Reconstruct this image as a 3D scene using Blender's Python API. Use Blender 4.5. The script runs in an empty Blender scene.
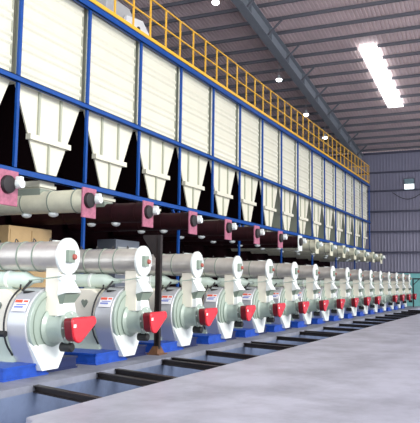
import bpy, bmesh, math, random
from mathutils import Vector, Matrix
random.seed(7)
SC = bpy.context.scene
COL = SC.collection
PI = math.pi

# ------------------------------------------------------------------ materials
def mat(name, col, rough=.5, metal=0., noise=0., nscale=3., bump=0., bscale=20., coat=0., dark=None, spec=None):
    m = bpy.data.materials.new(name); m.use_nodes = True
    nt = m.node_tree; b = nt.nodes['Principled BSDF']
    b.inputs['Base Color'].default_value = (*col, 1)
    b.inputs['Roughness'].default_value = rough
    b.inputs['Metallic'].default_value = metal
    if coat: b.inputs['Coat Weight'].default_value = coat; b.inputs['Coat Roughness'].default_value = .08
    if spec is not None: b.inputs['Specular IOR Level'].default_value = spec
    if noise or bump:
        tc = nt.nodes.new('ShaderNodeTexCoord')
    if noise:
        n = nt.nodes.new('ShaderNodeTexNoise'); n.inputs['Scale'].default_value = nscale
        n.inputs['Detail'].default_value = 6; n.inputs['Roughness'].default_value = .65
        r = nt.nodes.new('ShaderNodeValToRGB')
        d = dark or tuple(c*(1-noise) for c in col)
        r.color_ramp.elements[0].color = (*d, 1); r.color_ramp.elements[0].position = .35
        r.color_ramp.elements[1].color = (*col, 1); r.color_ramp.elements[1].position = .62
        nt.links.new(tc.outputs['Object'], n.inputs['Vector'])
        nt.links.new(n.outputs['Fac'], r.inputs['Fac']); nt.links.new(r.outputs['Color'], b.inputs['Base Color'])
    if bump:
        n2 = nt.nodes.new('ShaderNodeTexNoise'); n2.inputs['Scale'].default_value = bscale; n2.inputs['Detail'].default_value = 5
        bp = nt.nodes.new('ShaderNodeBump'); bp.inputs['Strength'].default_value = bump; bp.inputs['Distance'].default_value = .03
        nt.links.new(tc.outputs['Object'], n2.inputs['Vector'])
        nt.links.new(n2.outputs['Fac'], bp.inputs['Height']); nt.links.new(bp.outputs['Normal'], b.inputs['Normal'])
    return m

def emit(name, col, s):
    m = bpy.data.materials.new(name); m.use_nodes = True
    nt = m.node_tree; nt.nodes.remove(nt.nodes['Principled BSDF'])
    e = nt.nodes.new('ShaderNodeEmission'); e.inputs[0].default_value = (*col, 1); e.inputs[1].default_value = s
    nt.links.new(e.outputs[0], nt.nodes['Material Output'].inputs[0]); return m

M = dict(
    cream=mat('bin cream paint', (.66, .635, .52), .28, noise=.05, nscale=1.2),
    rib=mat('bin rib paint', (.36, .37, .29), .5),
    blue=mat('frame blue paint', (.003, .058, .28), .4, noise=.15, nscale=5, spec=.3),
    baseblue=mat('base blue paint', (.012, .075, .45), .4, noise=.3, nscale=6),
    navy=mat('navy blue', (.006, .013, .07), .5),
    yellow=mat('railing yellow paint', (.78, .42, .03), .4),
    maroon=mat('maroon paint', (.022, .003, .005), .6, noise=.3, nscale=4, spec=.2),  # maroon feeder paint, deepened to hold the shade under the bins
    shadeback=mat('under-bin shade', (.006, .002, .003), .9, noise=.4, nscale=2, spec=.02),  # stands for the shaded space behind the hoppers
    shadeside=mat('hopper side in shade', (.007, .003, .004), .9, spec=.03),  # shade on the near hopper sides, put into their colour
    pink=mat('faded pink paint', (.42, .13, .20), .5, noise=.35, nscale=9),
    hub=mat('dark bearing iron', (.012, .008, .01), .6),
    white=mat('white enamel', (.74, .77, .75), .3, coat=.2),
    tubecream=mat('cream tube paint', (.62, .60, .46), .35, noise=.12, nscale=4),
    inlet=mat('green grey paint', (.20, .23, .19), .55),
    silver=mat('conditioner steel', (.66, .62, .57), .3, metal=.55, noise=.12, nscale=3),
    drum=mat('drum silver paint', (.56, .57, .60), .25, metal=.35, coat=.3),
    green=mat('pale green enamel', (.36, .43, .375), .32, coat=.2, noise=.06, nscale=5),
    motorgreen=mat('pale motor enamel', (.58, .68, .60), .35, coat=.2),
    palecream=mat('pale cream enamel', (.83, .78, .66), .4),
    red=mat('glossy red paint', (.62, .012, .025), .25, coat=.6),
    darkred=mat('dark red iron', (.16, .004, .01), .45),
    black=mat('black rubber', (.012, .012, .012), .5),
    hubgreen=mat('bearing grey green', (.22, .27, .22), .5),
    hubred=mat('bearing cap red brown', (.35, .08, .06), .5),
    stickw=mat('sticker white', (.85, .84, .86), .5),
    stickr=mat('sticker red', (.75, .10, .05), .5),
    stickb=mat('sticker blue', (.20, .25, .60), .5),
    beam=mat('dark steel bar', (.018, .012, .012), .55, noise=.3, nscale=8),
    rust=mat('dark brown steel', (.014, .006, .006), .6, noise=.4, nscale=7),
    rustplate=mat('rust brown plate', (.16, .07, .03), .7, noise=.4, nscale=7),
    tan=mat('tan sheet', (.50, .34, .17), .6, noise=.1),
    louver=mat('grey louvre', (.14, .16, .20), .5),
    greybox=mat('grey housing paint', (.42, .42, .42), .5, noise=.08),
    whitebox=mat('pale housing paint', (.72, .72, .72), .5),
    beige=mat('beige housing paint', (.45, .38, .30), .6, noise=.15),
    teal=mat('teal paint', (.22, .56, .56), .5, noise=.05, nscale=1),
    gate=mat('black gate steel', (.02, .025, .03), .5),
    ceil=mat('roof sheet', (.74, .58, .57), .55, noise=.12, nscale=.6),
    purlin=mat('purlin steel', (.13, .13, .15), .55),
    rafter=mat('rafter grey', (.24, .26, .285), .5, noise=.1),
    wall=mat('wall sheet', (.24, .23, .31), .6, noise=.08, nscale=.4),
    girt=mat('girt steel', (.07, .07, .11), .6),
    floor=mat('slab concrete', (.47, .465, .54), .42, noise=.34, nscale=.7, bump=.25, bscale=6),
    ledge=mat('old concrete', (.24, .25, .31), .6, noise=.3, nscale=1.2, bump=.3, bscale=8),
    trench=mat('trench concrete', (.15, .19, .30), .45, noise=.35, nscale=1.1, bump=.2, bscale=6),
    skylight=emit('skylight panel', (.93, .97, 1.), 4.),
    winlit=emit('lit window pane', (.85, .97, 1.), 2.6),
    glass=mat('tinted window pane', (.12, .22, .26), .15),
    lamp=emit('lamp glow', (.95, .97, 1.), 6.),
    lampcap=mat('lamp housing', (.55, .56, .56), .4),
    hopperside=mat('lit hopper side', (.42, .44, .34), .6),
)

# ------------------------------------------------------------------ mesh builder
class MB:
    def __init__(s): s.bm = bmesh.new()
    def box(s, x0, x1, y0, y1, z0, z1):
        r = bmesh.ops.create_cube(s.bm, size=1)
        for v in r['verts']:
            v.co = Vector((x0+(v.co.x+.5)*(x1-x0), y0+(v.co.y+.5)*(y1-y0), z0+(v.co.z+.5)*(z1-z0)))
        return s
    def bar(s, a, b, w, h, up=(0, 0, 1)):
        a = Vector(a); b = Vector(b); d = (b-a).normalized()
        sd = d.cross(Vector(up))
        if sd.length < 1e-4: sd = d.cross(Vector((1, 0, 0)))
        sd.normalize(); u = sd.cross(d)
        vs = []
        for p in (a, b):
            for i, j in ((-1, -1), (1, -1), (1, 1), (-1, 1)):
                vs.append(s.bm.verts.new(p+sd*i*w/2+u*j*h/2))
        for f in ((3, 2, 1, 0), (4, 5, 6, 7), (0, 1, 5, 4), (1, 2, 6, 5), (2, 3, 7, 6), (3, 0, 4, 7)):
            s.bm.faces.new([vs[i] for i in f])
        return s
    def tube(s, pts, r, n=8):
        pts = [Vector(p) for p in pts]; rings = []
        ref = None
        for i, p in enumerate(pts):
            t = (pts[min(i+1, len(pts)-1)]-pts[max(i-1, 0)]).normalized()
            if ref is None:
                ref = t.cross(Vector((0, 0, 1)))
                if ref.length < .1: ref = t.cross(Vector((1, 0, 0)))
            ref = (ref-t*ref.dot(t)).normalized(); q = t.cross(ref)
            rings.append([s.bm.verts.new(p+(ref*math.cos(2*PI*k/n)+q*math.sin(2*PI*k/n))*r) for k in range(n)])
        for a, b in zip(rings, rings[1:]):
            for k in range(n): s.bm.faces.new((a[k], a[(k+1) % n], b[(k+1) % n], b[k]))
        s.bm.faces.new(rings[0][::-1]); s.bm.faces.new(rings[-1])
        return s
    def lathe_y(s, prof, cx, cz, n=28):          # prof: list of (y, r) solid of revolution about an axis along Y
        rings = [[s.bm.verts.new((cx+r*math.cos(2*PI*k/n), y, cz+r*math.sin(2*PI*k/n))) for k in range(n)] for y, r in prof]
        for a, b in zip(rings, rings[1:]):
            for k in range(n): s.bm.faces.new((a[k], b[k], b[(k+1) % n], a[(k+1) % n]))
        s.bm.faces.new(rings[0]); s.bm.faces.new(rings[-1][::-1])
        return s
    def lathe_z(s, prof, cx, cy, n=16):
        rings = [[s.bm.verts.new((cx+r*math.cos(2*PI*k/n), cy+r*math.sin(2*PI*k/n), z)) for k in range(n)] for z, r in prof]
        for a, b in zip(rings, rings[1:]):
            for k in range(n): s.bm.faces.new((a[k], a[(k+1) % n], b[(k+1) % n], b[k]))
        s.bm.faces.new(rings[0][::-1]); s.bm.faces.new(rings[-1])
        return s
    def prism(s, poly, y0, y1, shrink=None):      # poly in (x, z), extruded along Y
        a = [s.bm.verts.new((x, y0, z)) for x, z in poly]
        b = [s.bm.verts.new((x, y1, z)) for x, z in (shrink or poly)]
        n = len(poly)
        s.bm.faces.new(a); s.bm.faces.new(b[::-1])
        for k in range(n): s.bm.faces.new((a[k], b[k], b[(k+1) % n], a[(k+1) % n]))
        return s
    def prism_x(s, poly, x0, x1):                 # poly in (y, z), extruded along X
        a = [s.bm.verts.new((x0, y, z)) for y, z in poly]
        b = [s.bm.verts.new((x1, y, z)) for y, z in poly]
        n = len(poly)
        s.bm.faces.new(a); s.bm.faces.new(b[::-1])
        for k in range(n): s.bm.faces.new((a[k], b[k], b[(k+1) % n], a[(k+1) % n]))
        return s
    def hull(s, pts):
        vs = [s.bm.verts.new(p) for p in pts]
        bmesh.ops.convex_hull(s.bm, input=vs); return s
    def build(s, name, m, parent=None, bevel=0., smooth=True, loc=None):
        bmesh.ops.recalc_face_normals(s.bm, faces=s.bm.faces[:])
        me = bpy.data.meshes.new(name); s.bm.to_mesh(me); s.bm.free()
        me.materials.append(M[m])
        if smooth:
            for p in me.polygons: p.use_smooth = True
            me.set_sharp_from_angle(angle=math.radians(32))
        o = bpy.data.objects.new(name, me); COL.objects.link(o)
        if parent: o.parent = parent
        if loc: o.location = loc
        if bevel:
            bv = o.modifiers.new('bevel', 'BEVEL'); bv.width = bevel; bv.segments = 2; bv.limit_method = 'ANGLE'
            bv.harden_normals = False
        return o

def tag(o, label=None, cat=None, group=None, kind=None):
    if label: o['label'] = label
    if cat: o['category'] = cat
    if group: o['group'] = group
    if kind: o['kind'] = kind
    return o
def thing(name, label, cat, loc=(0, 0, 0), group=None):
    o = bpy.data.objects.new(name, None); COL.objects.link(o); o.location = loc; o.empty_display_size = .2
    return tag(o, label, cat, group)
def copy_tree(o, parent=None):
    c = o.copy(); COL.objects.link(c)
    if parent: c.parent = parent
    for ch in list(o.children): copy_tree(ch, c)
    return c
ORD = ['first', 'second', 'third', 'fourth', 'fifth', 'sixth', 'seventh', 'eighth', 'ninth', 'tenth',
       'eleventh', 'twelfth', 'thirteenth', 'fourteenth', 'fifteenth', 'sixteenth', 'seventeenth', 'eighteenth', 'nineteenth', 'twentieth']

# ------------------------------------------------------------------ camera (at eye height, looking along and across the row)
F = 680.
aX = Vector((315., 74.5, F)).normalized()
up = Vector((math.sin(-.034), -math.cos(-.034), 0)); aZ = (up-aX*up.dot(aX)).normalized(); aY = aZ.cross(aX)
cd = bpy.data.cameras.new('camera'); cam = bpy.data.objects.new('camera', cd); COL.objects.link(cam)
right = Vector((aX[0], aY[0], aZ[0])); upv = -Vector((aX[1], aY[1], aZ[1])); back = -Vector((aX[2], aY[2], aZ[2]))
R = Matrix((right, upv, back)).transposed().to_4x4()
cam.matrix_world = Matrix.Translation((0, 0, 1.8)) @ R
cd.sensor_fit = 'HORIZONTAL'; cd.sensor_width = 36; cd.lens = 36*F/420; cd.clip_end = 300
SC.camera = cam

# ------------------------------------------------------------------ setting
WX = 60.
def roofz(x): return 13.4+.13*(WX-x)
def struct(o): return tag(o, kind='structure')
LEDGE, SLAB = 7.72, 6.05
b = MB()
poly = [(-8, -45), (WX, -45), (WX, SLAB), (7.33, SLAB-.03), (7.2, SLAB-.25), (6.0, 5.2), (-8, 5.2)]
vt = [b.bm.verts.new((x, y, 0)) for x, y in poly]; vb = [b.bm.verts.new((x, y, -.6)) for x, y in poly]
b.bm.faces.new(vt); b.bm.faces.new(vb[::-1])
for k in range(len(poly)): b.bm.faces.new((vt[k], vb[k], vb[(k+1) % len(poly)], vt[(k+1) % len(poly)]))
floor = struct(b.build('floor', 'floor', smooth=False, bevel=.03))
struct(MB().box(-8, WX, LEDGE, 30, -.12, 0).build('floor_ledge', 'ledge', smooth=False))
b = MB().box(-8, WX, 4.9, LEDGE+.05, -.75, -.6).box(-8, WX, LEDGE, LEDGE+.3, -.6, -.12)
struct(b.build('floor_trench', 'trench', smooth=False))

# ceiling: corrugated sheets falling toward the back wall, purlins across, one big rafter
b = MB(); n = 0; y = -9.; rows = []
while y < 30:
    for dy, dz in ((0, 0), (.13, 0), (.155, .045), (.20, .045), (.225, 0)):
        yy = y+dy
        rows.append((b.bm.verts.new((-8, yy, roofz(-8)+dz)), b.bm.verts.new((WX+.3, yy, roofz(WX+.3)+dz))))
    y += .225
for p, q in zip(rows, rows[1:]):
    if (p[0].co-q[0].co).length > 1e-6: b.bm.faces.new((p[0], p[1], q[1], q[0]))
bmesh.ops.remove_doubles(b.bm, verts=b.bm.verts[:], dist=1e-5)
ceiling = struct(b.build('ceiling', 'ceil', smooth=False))
px = 59.0
while px > 12:
    z = roofz(px)
    for ya, yb in ([(-9, 7.55), (8.75, 30)] if 39.0 < px < 49.6 else [(-9, 30)]):
        b = MB().bar((px, ya, z-.10), (px, yb, z-.10), .06, .17)
        b.bar((px+.03, ya, z-.18), (px+.03, yb, z-.18), .09, .025).build('purlin', 'purlin', ceiling, smooth=False)
    # knee brace on the aisle side of the rafter
    if int(px/1.6) % 2: MB().bar((px, 12.82, z-1.05), (px, 11.9, z-.2), .09, .09).build('purlin_brace', 'purlin', ceiling, smooth=False)
    px -= 1.6
b = MB()
x0, x1 = 8., WX
for (yo, w, dz, h) in ((12.9, .03, .68, .85), (12.9, .5, 1.12, .04), (12.9, .5, .27, .03)):
    b.bar((x0, yo, roofz(x0)-dz), (x1, yo, roofz(x1)-dz), w, h)
for k in range(16):
    x = 10+k*3.2; b.bar((x, 12.9, roofz(x)-1.1), (x, 12.9, roofz(x)-.28), .4, .02, up=(1, 0, 0))
b.build('rafter', 'rafter', ceiling, smooth=False)

def corr_wall(name, axis):
    b = MB(); rows = []; y = -26.
    while y < 30:
        for dy, dd in ((0, 0), (.16, 0), (.19, .014), (.24, .014), (.27, 0)):
            rows.append((b.bm.verts.new((WX-dd, y+dy, 0)), b.bm.verts.new((WX-dd, y+dy, roofz(WX)))))
        y += .27
    for p, q in zip(rows, rows[1:]):
        if (p[0].co-q[0].co).length > 1e-6: b.bm.faces.new((p[0], p[1], q[1], q[0]))
    bmesh.ops.remove_doubles(b.bm, verts=b.bm.verts[:], dist=1e-5)
    return struct(b.build(name, 'wall', smooth=False))
wall = corr_wall('wall_back', 0)
for z in (13.25, 11.54, 9.9, 8.1, 6.33, 4.54, 2.8):
    MB().box(WX-.16, WX-.04, -26, 30, z-.07, z+.07).build('girt', 'girt', wall, smooth=False)
struct(MB().box(-8, WX, 29.9, 30.1, 0, 22.3).build('wall_left', 'wall', smooth=False))
struct(MB().box(8.5, 54.5, 14.35, 14.5, 0, 9.4).build('wall_shade_backing', 'shadeback', smooth=False))  # near-black sheet added to give the shade under the bins
# skylight strip in the roof
b = MB(); s0, s1 = 39.6, 49.3
b.hull([(x, y, roofz(x)-.2-d) for x in (s0, s1) for y in (7.55, 8.62) for d in (.0, .05)])
win1 = struct(b.build('window_1', 'skylight', smooth=False))
# lit window high in the back wall
win = struct(MB().box(WX-.10, WX-.05, 8.34, 9.26, 9.88, 10.92).build('window_2', 'girt', smooth=False))
MB().box(WX-.13, WX-.10, 8.40, 9.20, 9.93, 10.40).build('lit_pane', 'winlit', win, smooth=False)
MB().box(WX-.13, WX-.10, 8.40, 9.20, 10.44, 10.87).build('dark_pane', 'glass', win, smooth=False)
MB().box(WX-.16, WX-.09, 8.34, 9.26, 10.40, 10.44).build('glazing_bar', 'lampcap', win, smooth=False)
pts = [(WX-.2, 10.2-2.6*t, 9.72-.62*math.sin(PI*t)) for t in [i/14 for i in range(15)]]
tag(MB().tube(pts, .025).build('hanging_cable', 'black'), 'thin black cable sagging in a loop below the high lit window', 'cable')
tag(MB().box(WX-.5, WX-.42, 8.0, 16., 0, 2.66).box(WX-.53, WX-.40, 7.98, 16.02, 2.66, 2.72).build('partition_panel', 'teal', smooth=False),
    'low teal painted partition panel at the foot of the back wall', 'partition')
g = thing('gate_frame', 'dark steel gate frame with one leg beside the teal partition', 'gate', (57., 8.2, 0))
MB().box(-.05, .05, -.05, .05, 0, 2.2).build('post', 'gate', g); MB().box(-.05, .05, -3.25, -3.15, 0, 2.2).build('post', 'gate', g)
MB().box(-.06, .06, -3.25, .05, 2.2, 2.32).build('crossbar', 'gate', g)
MB().bar((0, 0, 1.75), (0, -.45, 2.2), .06, .06).build('corner_brace', 'gate', g)

# ------------------------------------------------------------------ storage bins in a blue frame
def colx(k): return 12.58+2.87*k-.0088*k*k
YB = 11.0; YBIN = 11.08
fr = thing('blue_rack', 'tall blue steel frame holding the row of cream storage bins', 'frame', (colx(-1), YB, 0))
ox = colx(-1)
for k in range(-1, 16):
    z0 = 0 if (k % 2 == 1 or k == 15) else 4.3
    x = colx(k)-ox
    MB().box(x-.045, x+.045, -.07, .0, z0, 9.5).build('column', 'blue', fr, smooth=False)
    if z0 == 0:
        MB().box(x-.14, x+.14, -.14, .0, 0, .02).build('foot_plate', 'blue', fr, smooth=False)
        for sg in (-1, 1):
            if k == 15 or k == -1 and sg == -1: continue
            MB().bar((x, -.035, 3.74), (x+sg*.5, -.035, 4.28), .07, .06).build('knee_brace', 'blue', fr, smooth=False)
L = colx(15)-ox
for (zc, h, nm) in ((9.52, .20, 'top_beam'), (6.60, .15, 'middle_beam'), (4.36, .17, 'lower_beam')):
    b = MB().box(-.06, L+.06, -.11, -.07, zc-h/2, zc+h/2)
    b.box(-.06, L+.06, -.11, .0, zc+h/2-.02, zc+h/2); b.box(-.06, L+.06, -.11, .0, zc-h/2, zc-h/2+.02)
    b.build(nm, 'blue', fr, smooth=False)

def make_bin(w):
    e = thing('storage_bin', '', 'bin', (0, 0, 0), 'cream storage bins in the blue frame')
    h = w/2-.10
    # ribbed front, closed box behind (local origin: middle of the front face at the floor)
    prof = []; z = 6.66
    zs = []
    npan = 5; ph = (9.56-6.66)/npan
    for i in range(npan):
        zb = 6.66+i*ph
        zs += [(0, zb), (0, zb+ph*.34), (-.032, zb+ph*.44), (-.032, zb+ph*.5), (0, zb+ph*.6), (0, zb+ph*.68), (-.032, zb+ph*.78), (-.032, zb+ph*.84), (0, zb+ph*.94)]
    zs += [(0, 9.56)]
    poly = [(y+.06, z) for y, z in zs]+[(2.9, 9.56), (2.9, 6.66)]
    MB().prism_x(poly, -h, h).build('bin_body', 'cream', e, smooth=False)
    MB().box(-h-.02, -h+.03, .04, .12, 6.66, 9.56).build('edge_strip', 'rib', e, smooth=False)
    MB().box(h-.03, h+.02, .04, .12, 6.66, 9.56).build('edge_strip', 'rib', e, smooth=False)
    t = .29; zt, zb = 6.55, 4.30
    MB().prism([(-h, zt), (h, zt), (t, zb), (-t, zb)], .05, .09).build('hopper_front', 'cream', e, smooth=False)
    hs = h-.05; ts = t-.03
    MB().hull([(-hs, .09, zt), (hs, .09, zt), (-hs, 2.9, zt), (hs, 2.9, zt), (-ts, .09, zb), (ts, .09, zb), (-ts, .75, zb), (ts, .75, zb)]).build('hopper_body', 'shadeside', e, smooth=False)['label'] = 'hopper sides coloured dark for the shade between hoppers'
    MB().box(-h-.04, h+.04, .0, 2.9, zt, 6.66).build('bin_flange', 'cream', e, smooth=False)
    zl = 5.34; f = (zl-zb)/(zt-zb); hl = t+(h-t)*f
    MB().box(-hl-.06, hl+.06, -.06, .09, zl-.07, zl+.07).build('stiffener_bar', 'cream', e, smooth=False)
    for x in (-h/3, h/3): MB().box(x-.035, x+.035, -.0, .08, zl+.07, zt).build('rib', 'rib', e, smooth=False)
    MB().box(-.03, .03, .0, .09, zb+.02, zl-.07).build('rib', 'rib', e, smooth=False)
    MB().box(-.34, .34, .0, .78, 4.14, 4.22).box(-.27, .27, .06, .72, 4.04, 4.14).box(-.30, .30, .04, .76, 4.22, 4.30).build('outlet', 'cream', e, smooth=False)
    return e
proto = make_bin(2.85)
for k in range(-1, 15):
    e = proto if k == -1 else copy_tree(proto)
    xc = (colx(k)+colx(k+1))/2; e.location = (xc, YBIN, 0); e.scale = ((colx(k+1)-colx(k))/2.85, 1, 1)
    if k == -1: lb = 'cream storage bin cut off by the left edge of the photo'
    elif k == 14: lb = 'farthest cream storage bin, at the end of the blue frame near the back wall'
    elif k < 8: lb = 'cream ribbed storage bin with tapering hopper, %s whole one from the left' % ORD[k]
    else: lb = 'cream ribbed storage bin with tapering hopper, %s from the far end' % ORD[14-k]
    e['label'] = lb
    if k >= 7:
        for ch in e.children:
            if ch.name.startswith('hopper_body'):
                if k == 7: side_mesh = ch.data.copy(); side_mesh.materials[0] = M['hopperside']  # far hoppers take the lit copy of the side colour
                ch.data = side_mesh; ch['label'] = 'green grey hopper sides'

# walkway and railing on top of the bins
tag(MB().box(colx(-1), colx(15)+.1, 10.93, 14.3, 9.62, 9.66).build('walkway', 'purlin', smooth=False),
    'long steel walkway deck lying on top of the bins', 'walkway')
rl = thing('safety_railing', 'yellow safety railing with kick plate along the top of the bins', 'railing', (colx(-1), 10.98, 9.66))
xs = []; x = .6
while x < L+.05: xs.append(x); x += 1.07
xs.append(L+.05)
for x in xs: MB().box(x-.025, x+.025, -.025, .025, 0, 1.46).build('post', 'yellow', rl, smooth=False)
for yy in (1.0, 2.0, 3.1): MB().box(L+.025, L+.075, yy-.025, yy+.025, 0, 1.46).build('post', 'yellow', rl, smooth=False)
for x in xs[-9:]: MB().box(x-.025, x+.025, 3.075, 3.125, 0, 1.46).build('post', 'yellow', rl, smooth=False)
for z, nm in ((1.46, 'top_rail'), (.78, 'middle_rail')):
    MB().tube([(0, 0, z), (L+.05, 0, z), ], .03).tube([(L+.05, 0, z), (L+.05, 3.1, z)], .03).tube([(L+.05, 3.1, z), (L-9, 3.1, z)], .03).build(nm, 'yellow', rl)
MB().box(0, L+.06, -.045, -.025, .02, .13).box(L+.05, L+.07, -.04, 3.1, .02, .13).build('kick_plate', 'yellow', rl, smooth=False)

# equipment on the deck behind the railing
e = thing('chain_conveyor', 'grey conveyor head housing with a pale end panel, behind the railing', 'conveyor', (18.1, 12.2, 9.66))
MB().prism([(0, 0), (1.9, 0), (2.1, .9), (1.4, 1.55), (.1, 1.55), (0, 1.35)], 0, .9).build('housing', 'greybox', e, bevel=.03)
MB().prism([(.95, .62), (2.45, .70), (2.7, .85), (2.05, 1.32), (1.0, 1.15)], -.16, -.02).build('end_panel', 'whitebox', e, bevel=.01)
MB().lathe_y([(-.19, .09), (-.15, .09)], 1.75, .92, 14).build('shaft_hole', 'black', e)
for (x, ln, lb) in ((25.6, 2.9, 'beige conveyor drive with a pale end cap, middle of the deck'), (33.2, 2.6, 'beige conveyor drive farther along the deck')):
    e = thing('conveyor_drive', lb, 'conveyor', (x, 12.2, 9.66), 'beige conveyor drives on the deck')
    MB().prism([(0, .1), (ln*.75, .1), (ln*.75, .75), (ln*.6, 1.0), (.15, 1.0), (0, .8)], 0, .8).build('housing', 'beige', e, bevel=.03)
    MB().prism([(ln*.77, .12), (ln, .05), (ln*.97, .45), (ln*.8, .95)], -.05, .75).build('end_cap', 'whitebox', e, bevel=.02)
    MB().box(.2, .35, .1, .7, 0, .1).box(ln*.6, ln*.6+.15, .1, .7, 0, .1).build('foot', 'purlin', e, smooth=False)
for (x, z, lb) in ((21.1, .0, 'small dark motor on the deck right of the grey conveyor head'), (30.3, 0, 'small dark motor on the deck between the two beige drives')):
    e = thing('deck_motor', lb, 'motor', (x, 11.9, 9.66), 'dark motors on the deck')
    MB().lathe_y([(0, .15), (.02, .17), (.45, .17), (.5, .1)], 0, .22, 16).build('motor_body', 'navy', e)
    MB().box(-.15, .15, .05, .45, 0, .06).build('foot', 'navy', e, smooth=False); MB().box(-.07, .07, .12, .3, .36, .46).build('terminal_box', 'louver', e, smooth=False)

# high-bay lamps hung from the roof
LN = ['nearest hanging bay lamp, high at the top edge of the photo', 'second hanging bay lamp beside the big rafter',
      'third hanging bay lamp just above the yellow railing', 'farthest hanging bay lamp near the end of the rafter']
for (x, z), lb in zip(((30.64, 16.07), (40.62, 14.8), (46.61, 13.89), (51.77, 13.23)), LN):
    e = thing('bay_lamp', lb, 'lamp', (x, 14.0, z), 'bay lamps hung from the roof')
    top = roofz(x)-z
    MB().tube([(0, 0, .25), (0, 0, top)], .015, 6).build('hanging_rod', 'lampcap', e)
    MB().lathe_z([(.05, .2), (.12, .19), (.2, .1), (.32, .08), (.34, .03)], 0, 0).build('lamp_housing', 'lampcap', e)
    MB().lathe_z([(-.08, .13), (-.02, .19), (.05, .2)], 0, 0).build('lamp_lens', 'lamp', e)

# ------------------------------------------------------------------ screw feeders under the bins
def make_feeder(tube, plate, motorm, hub='hub'):
    e = thing('screw_feeder', '', 'feeder', (0, 0, 0), 'screw feeders under the bins')
    MB().lathe_y([(.03, .28), (4.6, .28)], 0, 0, 24).build('tube', tube, e)
    for y in (.3, 1.02, 1.85, 2.7):
        c = MB().lathe_y([(y, .28), (y, .295), (y+.03, .295), (y+.03, .28)], 0, 0, 24).build('clamp_ring', 'inlet' if tube == 'tubecream' else tube, e)
    for y in (1.02, 1.85):
        MB().lathe_z([(-.37, .03), (-.35, .09), (-.32, .12), (-.27, .13)], 0, y+.02, 14).build('drain_cup', 'white', e)
    MB().box(-.28, .28, -.02, .03, -.42, .30).build('end_plate', plate, e, bevel=.01)
    MB().lathe_y([(-.12, .13), (-.10, .18), (-.03, .19), (-.02, .19)], -.06, .0, 18).build('bearing_hub', hub, e)
    mo = MB().lathe_y([(-.26, .05), (-.24, .09), (-.12, .10), (-.02, .09)], .15, .03, 16).build('gear_motor', motorm, e)
    MB().box(.10, .20, -.22, -.1, .11, .18).build('terminal_box', motorm, mo, smooth=False)
    MB().box(-.22, .22, 1.3, 2.3, .16, .33).build('inlet_box', 'inlet', e, smooth=False)
    return e
pf = {'cream_pink': make_feeder('tubecream', 'pink', 'white'), 'maroon': make_feeder('maroon', 'pink', 'white'), 'maroon_cream': make_feeder('maroon', 'white', 'white'),
      'cream': make_feeder('tubecream', 'tubecream', 'white', 'inlet')}
used = {}
for k in range(0, 15):
    kind = 'cream_pink' if k < 2 else ('maroon' if k < 7 else 'maroon_cream' if k == 7 else 'cream')
    e = pf[kind] if kind not in used else copy_tree(pf[kind]); used[kind] = 1
    e.location = (10.68+2.83*k, 9.45, 3.70)
    if k == 0: lb = 'screw feeder with faded pink end plate at the left edge of the photo'
    elif k == 1: lb = 'cream screw feeder tube with faded pink end plate, above the leftmost mills'
    elif k == 7: lb = 'dark maroon screw feeder with a white end plate, next to the cream ones'
    elif k < 8: lb = 'dark maroon screw feeder with pink end plate, %s maroon one from the left' % ORD[k-2]
    elif k < 14: lb = 'cream screw feeder under the far bins, %s cream one past the maroon ones' % ORD[k-8]
    else: lb = 'farthest cream screw feeder sticking out past the end of the bins'
    e['label'] = lb

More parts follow.
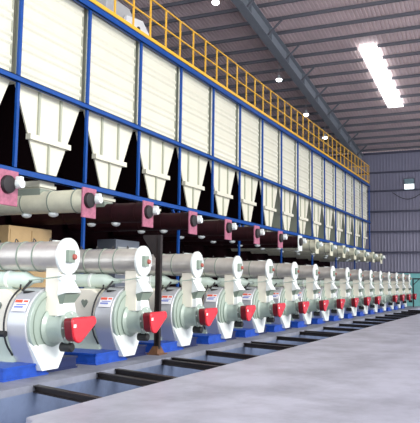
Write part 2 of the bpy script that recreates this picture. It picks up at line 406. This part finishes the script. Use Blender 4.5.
# ------------------------------------------------------------------ pellet mills
def arc(cx, cz, r, a0, a1, n): return [(cx+r*math.cos(math.radians(a0+(a1-a0)*i/n)), cz+r*math.sin(math.radians(a0+(a1-a0)*i/n))) for i in range(n+1)]
def make_mill():
    e = thing('pellet_mill', '', 'mill', (0, 0, 0), 'pellet mills in the row')
    # base
    b = MB().box(-1.28, -.02, .34, 2.3, .2, .24).box(-1.28, -.02, .34, 2.3, 0, .03).box(-1.26, -.04, .37, 2.27, .03, .2)
    b.build('base_step', 'baseblue', e, smooth=False)
    MB().box(-.02, 1.08, .5, 2.3, 0, .24).box(-.02, 1.08, .46, .5, .2, .24).box(-.02, 1.08, .46, .5, 0, .03).build('base_frame', 'navy', e, smooth=False)  # right part of the base, darker blue than the step
    # gearbox behind the drum
    g = MB(); g.prism_x([(.82, .75), (2.0, .75), (2.0, 1.35), (1.75, 1.6), (1.1, 1.6), (.82, 1.45)], -.42, .42)
    gb = g.build('gearbox', 'palecream', e, bevel=.03)
    hv = [(.0, -.10), (.055, -.03), (.085, .03), (.07, .07), (.04, .085), (.0, .05), (-.04, .085), (-.07, .07), (-.085, .03), (-.055, -.03)]
    MB().prism_x([(1.28+y, 1.27+z) for y, z in hv], -.45, -.415).build('inspection_opening', 'inlet', gb, smooth=False)
    MB().hull([(-.5, .8, .24), (.5, .8, .24), (-.5, 2.1, .24), (.5, 2.1, .24), (-.4, .85, .75), (.4, .85, .75), (-.4, 2.0, .75), (.4, 2.0, .75)]).build('pedestal', 'green', e)
    # die chamber drum: round above, tapering to the discharge spout
    prof = arc(0, .95, .70, -28, 208, 34)+[(-.33, .1), (.13, .1)]
    MB().prism(prof, .38, .82).build('drum_shell', 'drum', e, bevel=.015)
    fp = arc(0, .95, .66, -28, 208, 34)+[(-.44, .5), (.42, .5)]
    MB().prism(fp, .31, .385).build('drum_door', 'green', e, bevel=.012)
    MB().tube([(x, .30, z) for x, z in arc(0, .95, .56, 95, 262, 26)], .012, 6).build('door_seam', 'hubgreen', e)
    MB().hull([(-.60, .39, .66), (.62, .39, .66), (-.34, .39, .1), (.14, .39, .1), (-.47, .285, .56), (.50, .285, .56), (-.34, .24, .1), (.14, .24, .1)]).build('discharge_spout', 'white', e)
    # bearing housing, flange and red guard on the shaft
    MB().lathe_y([(.32, .36), (.27, .38), (.22, .31), (.12, .28), (-.06, .27), (-.06, .31), (-.13, .31), (-.13, .2), (-.28, .2)], 0, .9, 30).build('bearing_housing', 'green', e)
    for k in range(8):
        a = 2*PI*k/8; MB().lathe_y([(-.155, .022), (-.13, .022)], .265*math.cos(a), .9+.265*math.sin(a), 6).build('bolt', 'white', e)
    sh = arc(-.37, 1.03, .08, 180, 95, 5)+arc(.22, 1.02, .10, 85, -35, 8)+arc(-.22, .82, .18, -50, -165, 9)
    gd = MB().prism(sh, -.50, -.44, ).build('guard_face', 'red', e, bevel=.02)
    MB().prism([(x*.93-.01, .9+(z-.9)*.93) for x, z in sh], -.44, -.28).build('guard_rim', 'darkred', e)
    MB().box(-.42, -.36, -.515, -.495, .93, .99).build('latch', 'white', gd, smooth=False)
    MB().lathe_y([(-.2, .07), (-.18, .09), (.05, .09), (.07, .05)], -.02, .53, 14).box(-.06, .02, -.1, .0, .58, .68).build('cutter_motor', 'black', e)
    # conditioner above
    ct = MB().lathe_y([(.02, .30), (2.3, .28)], 0, 2.25, 36).build('conditioner_tube', 'silver', e)
    for y in (.62, 1.0, 1.45, 1.9): MB().lathe_y([(y, .28), (y, .305), (y+.025, .305), (y+.025, .28)], 0, 2.25, 36).build('band', 'hubgreen', ct)
    for y in (.4, .8, 1.25, 1.7): MB().tube([(-.06, y, 2.53), (-.04, y, 2.60), (.07, y+.05, 2.58), (.10, y+.05, 2.52)], .012, 6).build('latch_handle', 'black', ct)
    MB().box(.05, .62, .34, .42, 2.52, 2.57).box(.36, .60, .30, .46, 2.46, 2.52).build('top_bracket', 'white', e, smooth=False)
    ep = MB().lathe_y([(-.05, .33), (-.035, .355), (.02, .355)], 0, 2.25, 40).build('end_plate', 'white', e)
    for k in range(10):
        a = 2*PI*(k+.5)/10; MB().lathe_y([(-.065, .014), (-.048, .014)], .31*math.cos(a), 2.25+.31*math.sin(a), 6).build('bolt', 'white', ep)
    bl = MB().box(-.13, .07, -.13, -.045, 2.13, 2.37).build('bearing_block', 'hubgreen', ep, bevel=.01)
    MB().lathe_y([(-.18, .03), (-.17, .05), (-.12, .06)], .03, 2.24, 14).build('bearing_cap', 'hubred', ep)
    # feed chute
    MB().box(-.21, .21, .03, .34, 1.12, 2.02).build('feed_chute', 'palecream', e, bevel=.008)
    MB().box(-.25, .25, -.02, .03, 1.80, 1.90).hull([(-.20, .03, 1.86), (.20, .03, 1.86), (-.24, .03, 1.5), (.24, .03, 1.5), (-.24, -.17, 1.56), (.24, -.17, 1.56), (-.18, 0, 1.82), (.18, 0, 1.82)]).build('chute_hood', 'white', e)
    MB().hull([(-.24, .03, 1.52), (.24, .03, 1.52), (-.24, -.16, 1.53), (.24, -.16, 1.53), (-.17, .03, 1.34), (.17, .03, 1.34), (-.17, -.05, 1.34), (.17, -.05, 1.34)]).build('chute_flap', 'hubgreen', e)
    MB().hull([(-.17, .03, 1.36), (.17, .03, 1.36), (-.17, -.07, 1.36), (.17, -.07, 1.36), (-.2, .1, 1.1), (.2, .1, 1.1), (-.2, -.1, 1.14), (.2, -.1, 1.14)]).build('chute_elbow', 'white', e)
    MB().tube([(-.3, -.1, 1.86), (-.75, .3, 1.78)], .014, 6).build('control_rod', 'hubgreen', e)
    # feeder motor between conditioner and gearbox
    m = MB().lathe_y([(.55, .05), (.75, .07), (.90, .15), (.95, .165), (1.85, .165), (1.9, .12)], -.05, 1.79, 22).build('feeder_motor', 'motorgreen', e)
    MB().box(-.15, .05, 1.2, 1.5, 1.56, 1.68).build('motor_foot', 'green', m, smooth=False)
    MB().lathe_y([(1.30, .16), (1.30, .185), (1.36, .185), (1.36, .16)], -.05, 1.79, 22).build('flange', 'white', m)
    # hose round the back of the drum and the lever
    MB().tube([(-.30, .86, 1.70)]+[(x, .86, z) for x, z in arc(0, .95, .73, 115, 215, 14)]+[(-.42, .84, .3)], .018, 8).build('hose', 'black', e)
    MB().tube([(-.42, .72, 1.58), (-.28, .62, 1.78)], .025, 8).tube([(-.40, .70, 1.56), (-.30, .50, 1.55)], .03, 8).build('lever', 'black', e)
    MB().lathe_y([(.82, .06), (1.0, .06)], -.72, .78, 10).build('hinge', 'black', e)
    # maker's plate on the drum shoulder
    ang = math.radians(150)
    ctr = Vector((.712*math.cos(ang), .58, .95+.712*math.sin(ang)))
    nrm = Vector((math.cos(ang), 0, math.sin(ang))); tz = Vector((-math.sin(ang), 0, math.cos(ang)))*-1
    def plate(mb, v0, v1, u0, u1, d):
        ps = []
        for u in (u0, u1):
            for v in (v0, v1):
                for q in (0, d): ps.append(ctr+Vector((0, -1, 0))*u+tz*-1*v+nrm*q)
        return mb.hull(ps)
    st = plate(MB(), -.13, .12, -.16, .16, .012).build('sticker', 'stickw', e, smooth=False)
    plate(plate(MB(), -.12, -.06, -.15, .02, .016), -.11, -.07, .05, .15, .016).build('red_marks', 'stickr', st, smooth=False)
    plate(plate(MB(), .01, .05, -.13, .08, .016), -.03, -.01, -.1, .13, .016).build('blue_marks', 'stickb', st, smooth=False)
    return e
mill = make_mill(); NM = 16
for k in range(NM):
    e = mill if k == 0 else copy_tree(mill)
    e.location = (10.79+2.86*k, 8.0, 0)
    if k == 11:
        for ch in list(e.children):
            if ch.name.split('.')[0] in ('guard_face', 'guard_rim'):
                for q in list(ch.children): bpy.data.objects.remove(q)
                bpy.data.objects.remove(ch)
    if k == 0: lb = 'largest pellet mill, at the left edge, with white conditioner disc and red guard'
    elif k == 11: lb = 'distant pellet mill lacking a red guard in the row'
    elif k == 15: lb = 'farthest pellet mill, beside the teal partition'
    elif k < 8: lb = 'pale green pellet mill with red guard on blue base, %s from the left' % ORD[k]
    elif k < 11: lb = 'small looking pellet mill, %s nearer than the one lacking a red guard' % ['third', 'second', 'next'][k-8]
    else: lb = 'distant pellet mill with red guard, %s from the far end' % ORD[15-k]
    e['label'] = lb

# ------------------------------------------------------------------ floor-level steel
bars = [9.64, 11.55, 12.21, 14.2, 14.68, 16.63, 19.3, 19.9, 22.3, 24.9, 25.5, 28.2, 30.9, 33.6, 36.4, 39.2, 42.0, 45.0, 48.0, 51.0]
for i, x in enumerate(bars):
    a, c = (x, LEDGE+.02, -.05), (x-.55, SLAB-.02, -.05)
    b = MB().bar((a[0], a[1], -.02), (c[0], c[1], -.02), .13, .02).bar((a[0], a[1], -.12), (c[0], c[1], -.12), .13, .02).bar((a[0], a[1], -.07), (c[0], c[1], -.07), .03, .09)
    o = b.build('trench_bar', 'beam', smooth=False)
    lb = 'nearest dark steel bar crossing the trench below the largest mill' if i == 0 else \
         'dark steel bar crossing the trench, %s from the %s' % ((ORD[i], 'near end') if i < 10 else (ORD[len(bars)-1-i], 'far end'))
    tag(o, lb, 'bar', 'steel bars across the trench')

e = thing('steel_post', 'dark brown steel post standing between the second and third mills', 'post', (14.95, 8.3, 0))
MB().box(-.05, .05, -.07, -.05, .02, 2.95).box(-.05, .05, .05, .07, .02, 2.95).box(-.015, .015, -.05, .05, .02, 2.95).build('shaft', 'rust', e, smooth=False)
MB().prism_x([(.07, 2.35), (.07, 2.95), (.45, 2.95), (.45, 2.88)], -.03, .03).build('bracket', 'rust', e, smooth=False)
MB().box(-.20, .24, -.16, .22, 0, .03).build('foot_plate', 'rustplate', e, smooth=False)
MB().hull([(-.18, -.1, .03), (.2, -.1, .03), (-.18, .15, .03), (.2, .15, .03), (-.05, -.05, .2), (.1, -.05, .2), (-.05, .1, .2), (.1, .1, .2)]).build('foot_gusset', 'rustplate', e, smooth=False)

# cabinets under the bins at the back
e = thing('tan_cabinet', 'tan sheet cabinet standing in the dark behind the largest mill', 'cabinet', (14.8, 13.0, 0))
MB().box(0, 1.9, 0, .8, 0, 3.3).build('body', 'tan', e, bevel=.02)
MB().box(.05, .93, -.02, 0, .1, 3.2).build('door', 'tan', e, smooth=False); MB().box(.97, 1.85, -.02, 0, .1, 3.2).build('door', 'tan', e, smooth=False)
e = thing('louvred_cabinet', 'grey blue louvred cabinet in the dark behind the second mill', 'cabinet', (20.3, 13.0, 0))
MB().box(0, 1.6, 0, .8, 0, 3.25).build('body', 'louver', e, bevel=.02)
b = MB()
for k in range(9): b.box(.08, 1.52, -.03, 0, .6+k*.28, .75+k*.28)
b.build('louvre', 'greybox', e, smooth=False)

# ------------------------------------------------------------------ light: overcast sky through the open front and side of the hall, soft sun, skylight
w = bpy.data.worlds.new('world'); SC.world = w; w.use_nodes = True
nt = w.node_tree; bg = nt.nodes['Background']
bg.inputs[0].default_value = (.88, .94, 1., 1); bg.inputs[1].default_value = 2.2
sd = bpy.data.lights.new('sun', 'SUN'); sd.energy = 2.2; sd.angle = math.radians(20); sd.color = (1, .97, .9)
so = bpy.data.objects.new('sun', sd); COL.objects.link(so)
d = Vector((.25, 1., -.38)); so.rotation_euler = d.to_track_quat('-Z', 'Y').to_euler()

SC.view_settings.view_transform = 'Standard'; SC.view_settings.look = 'None'; SC.view_settings.gamma = 1
SC.view_settings.use_curve_mapping = False; SC.view_settings.exposure = 0.22
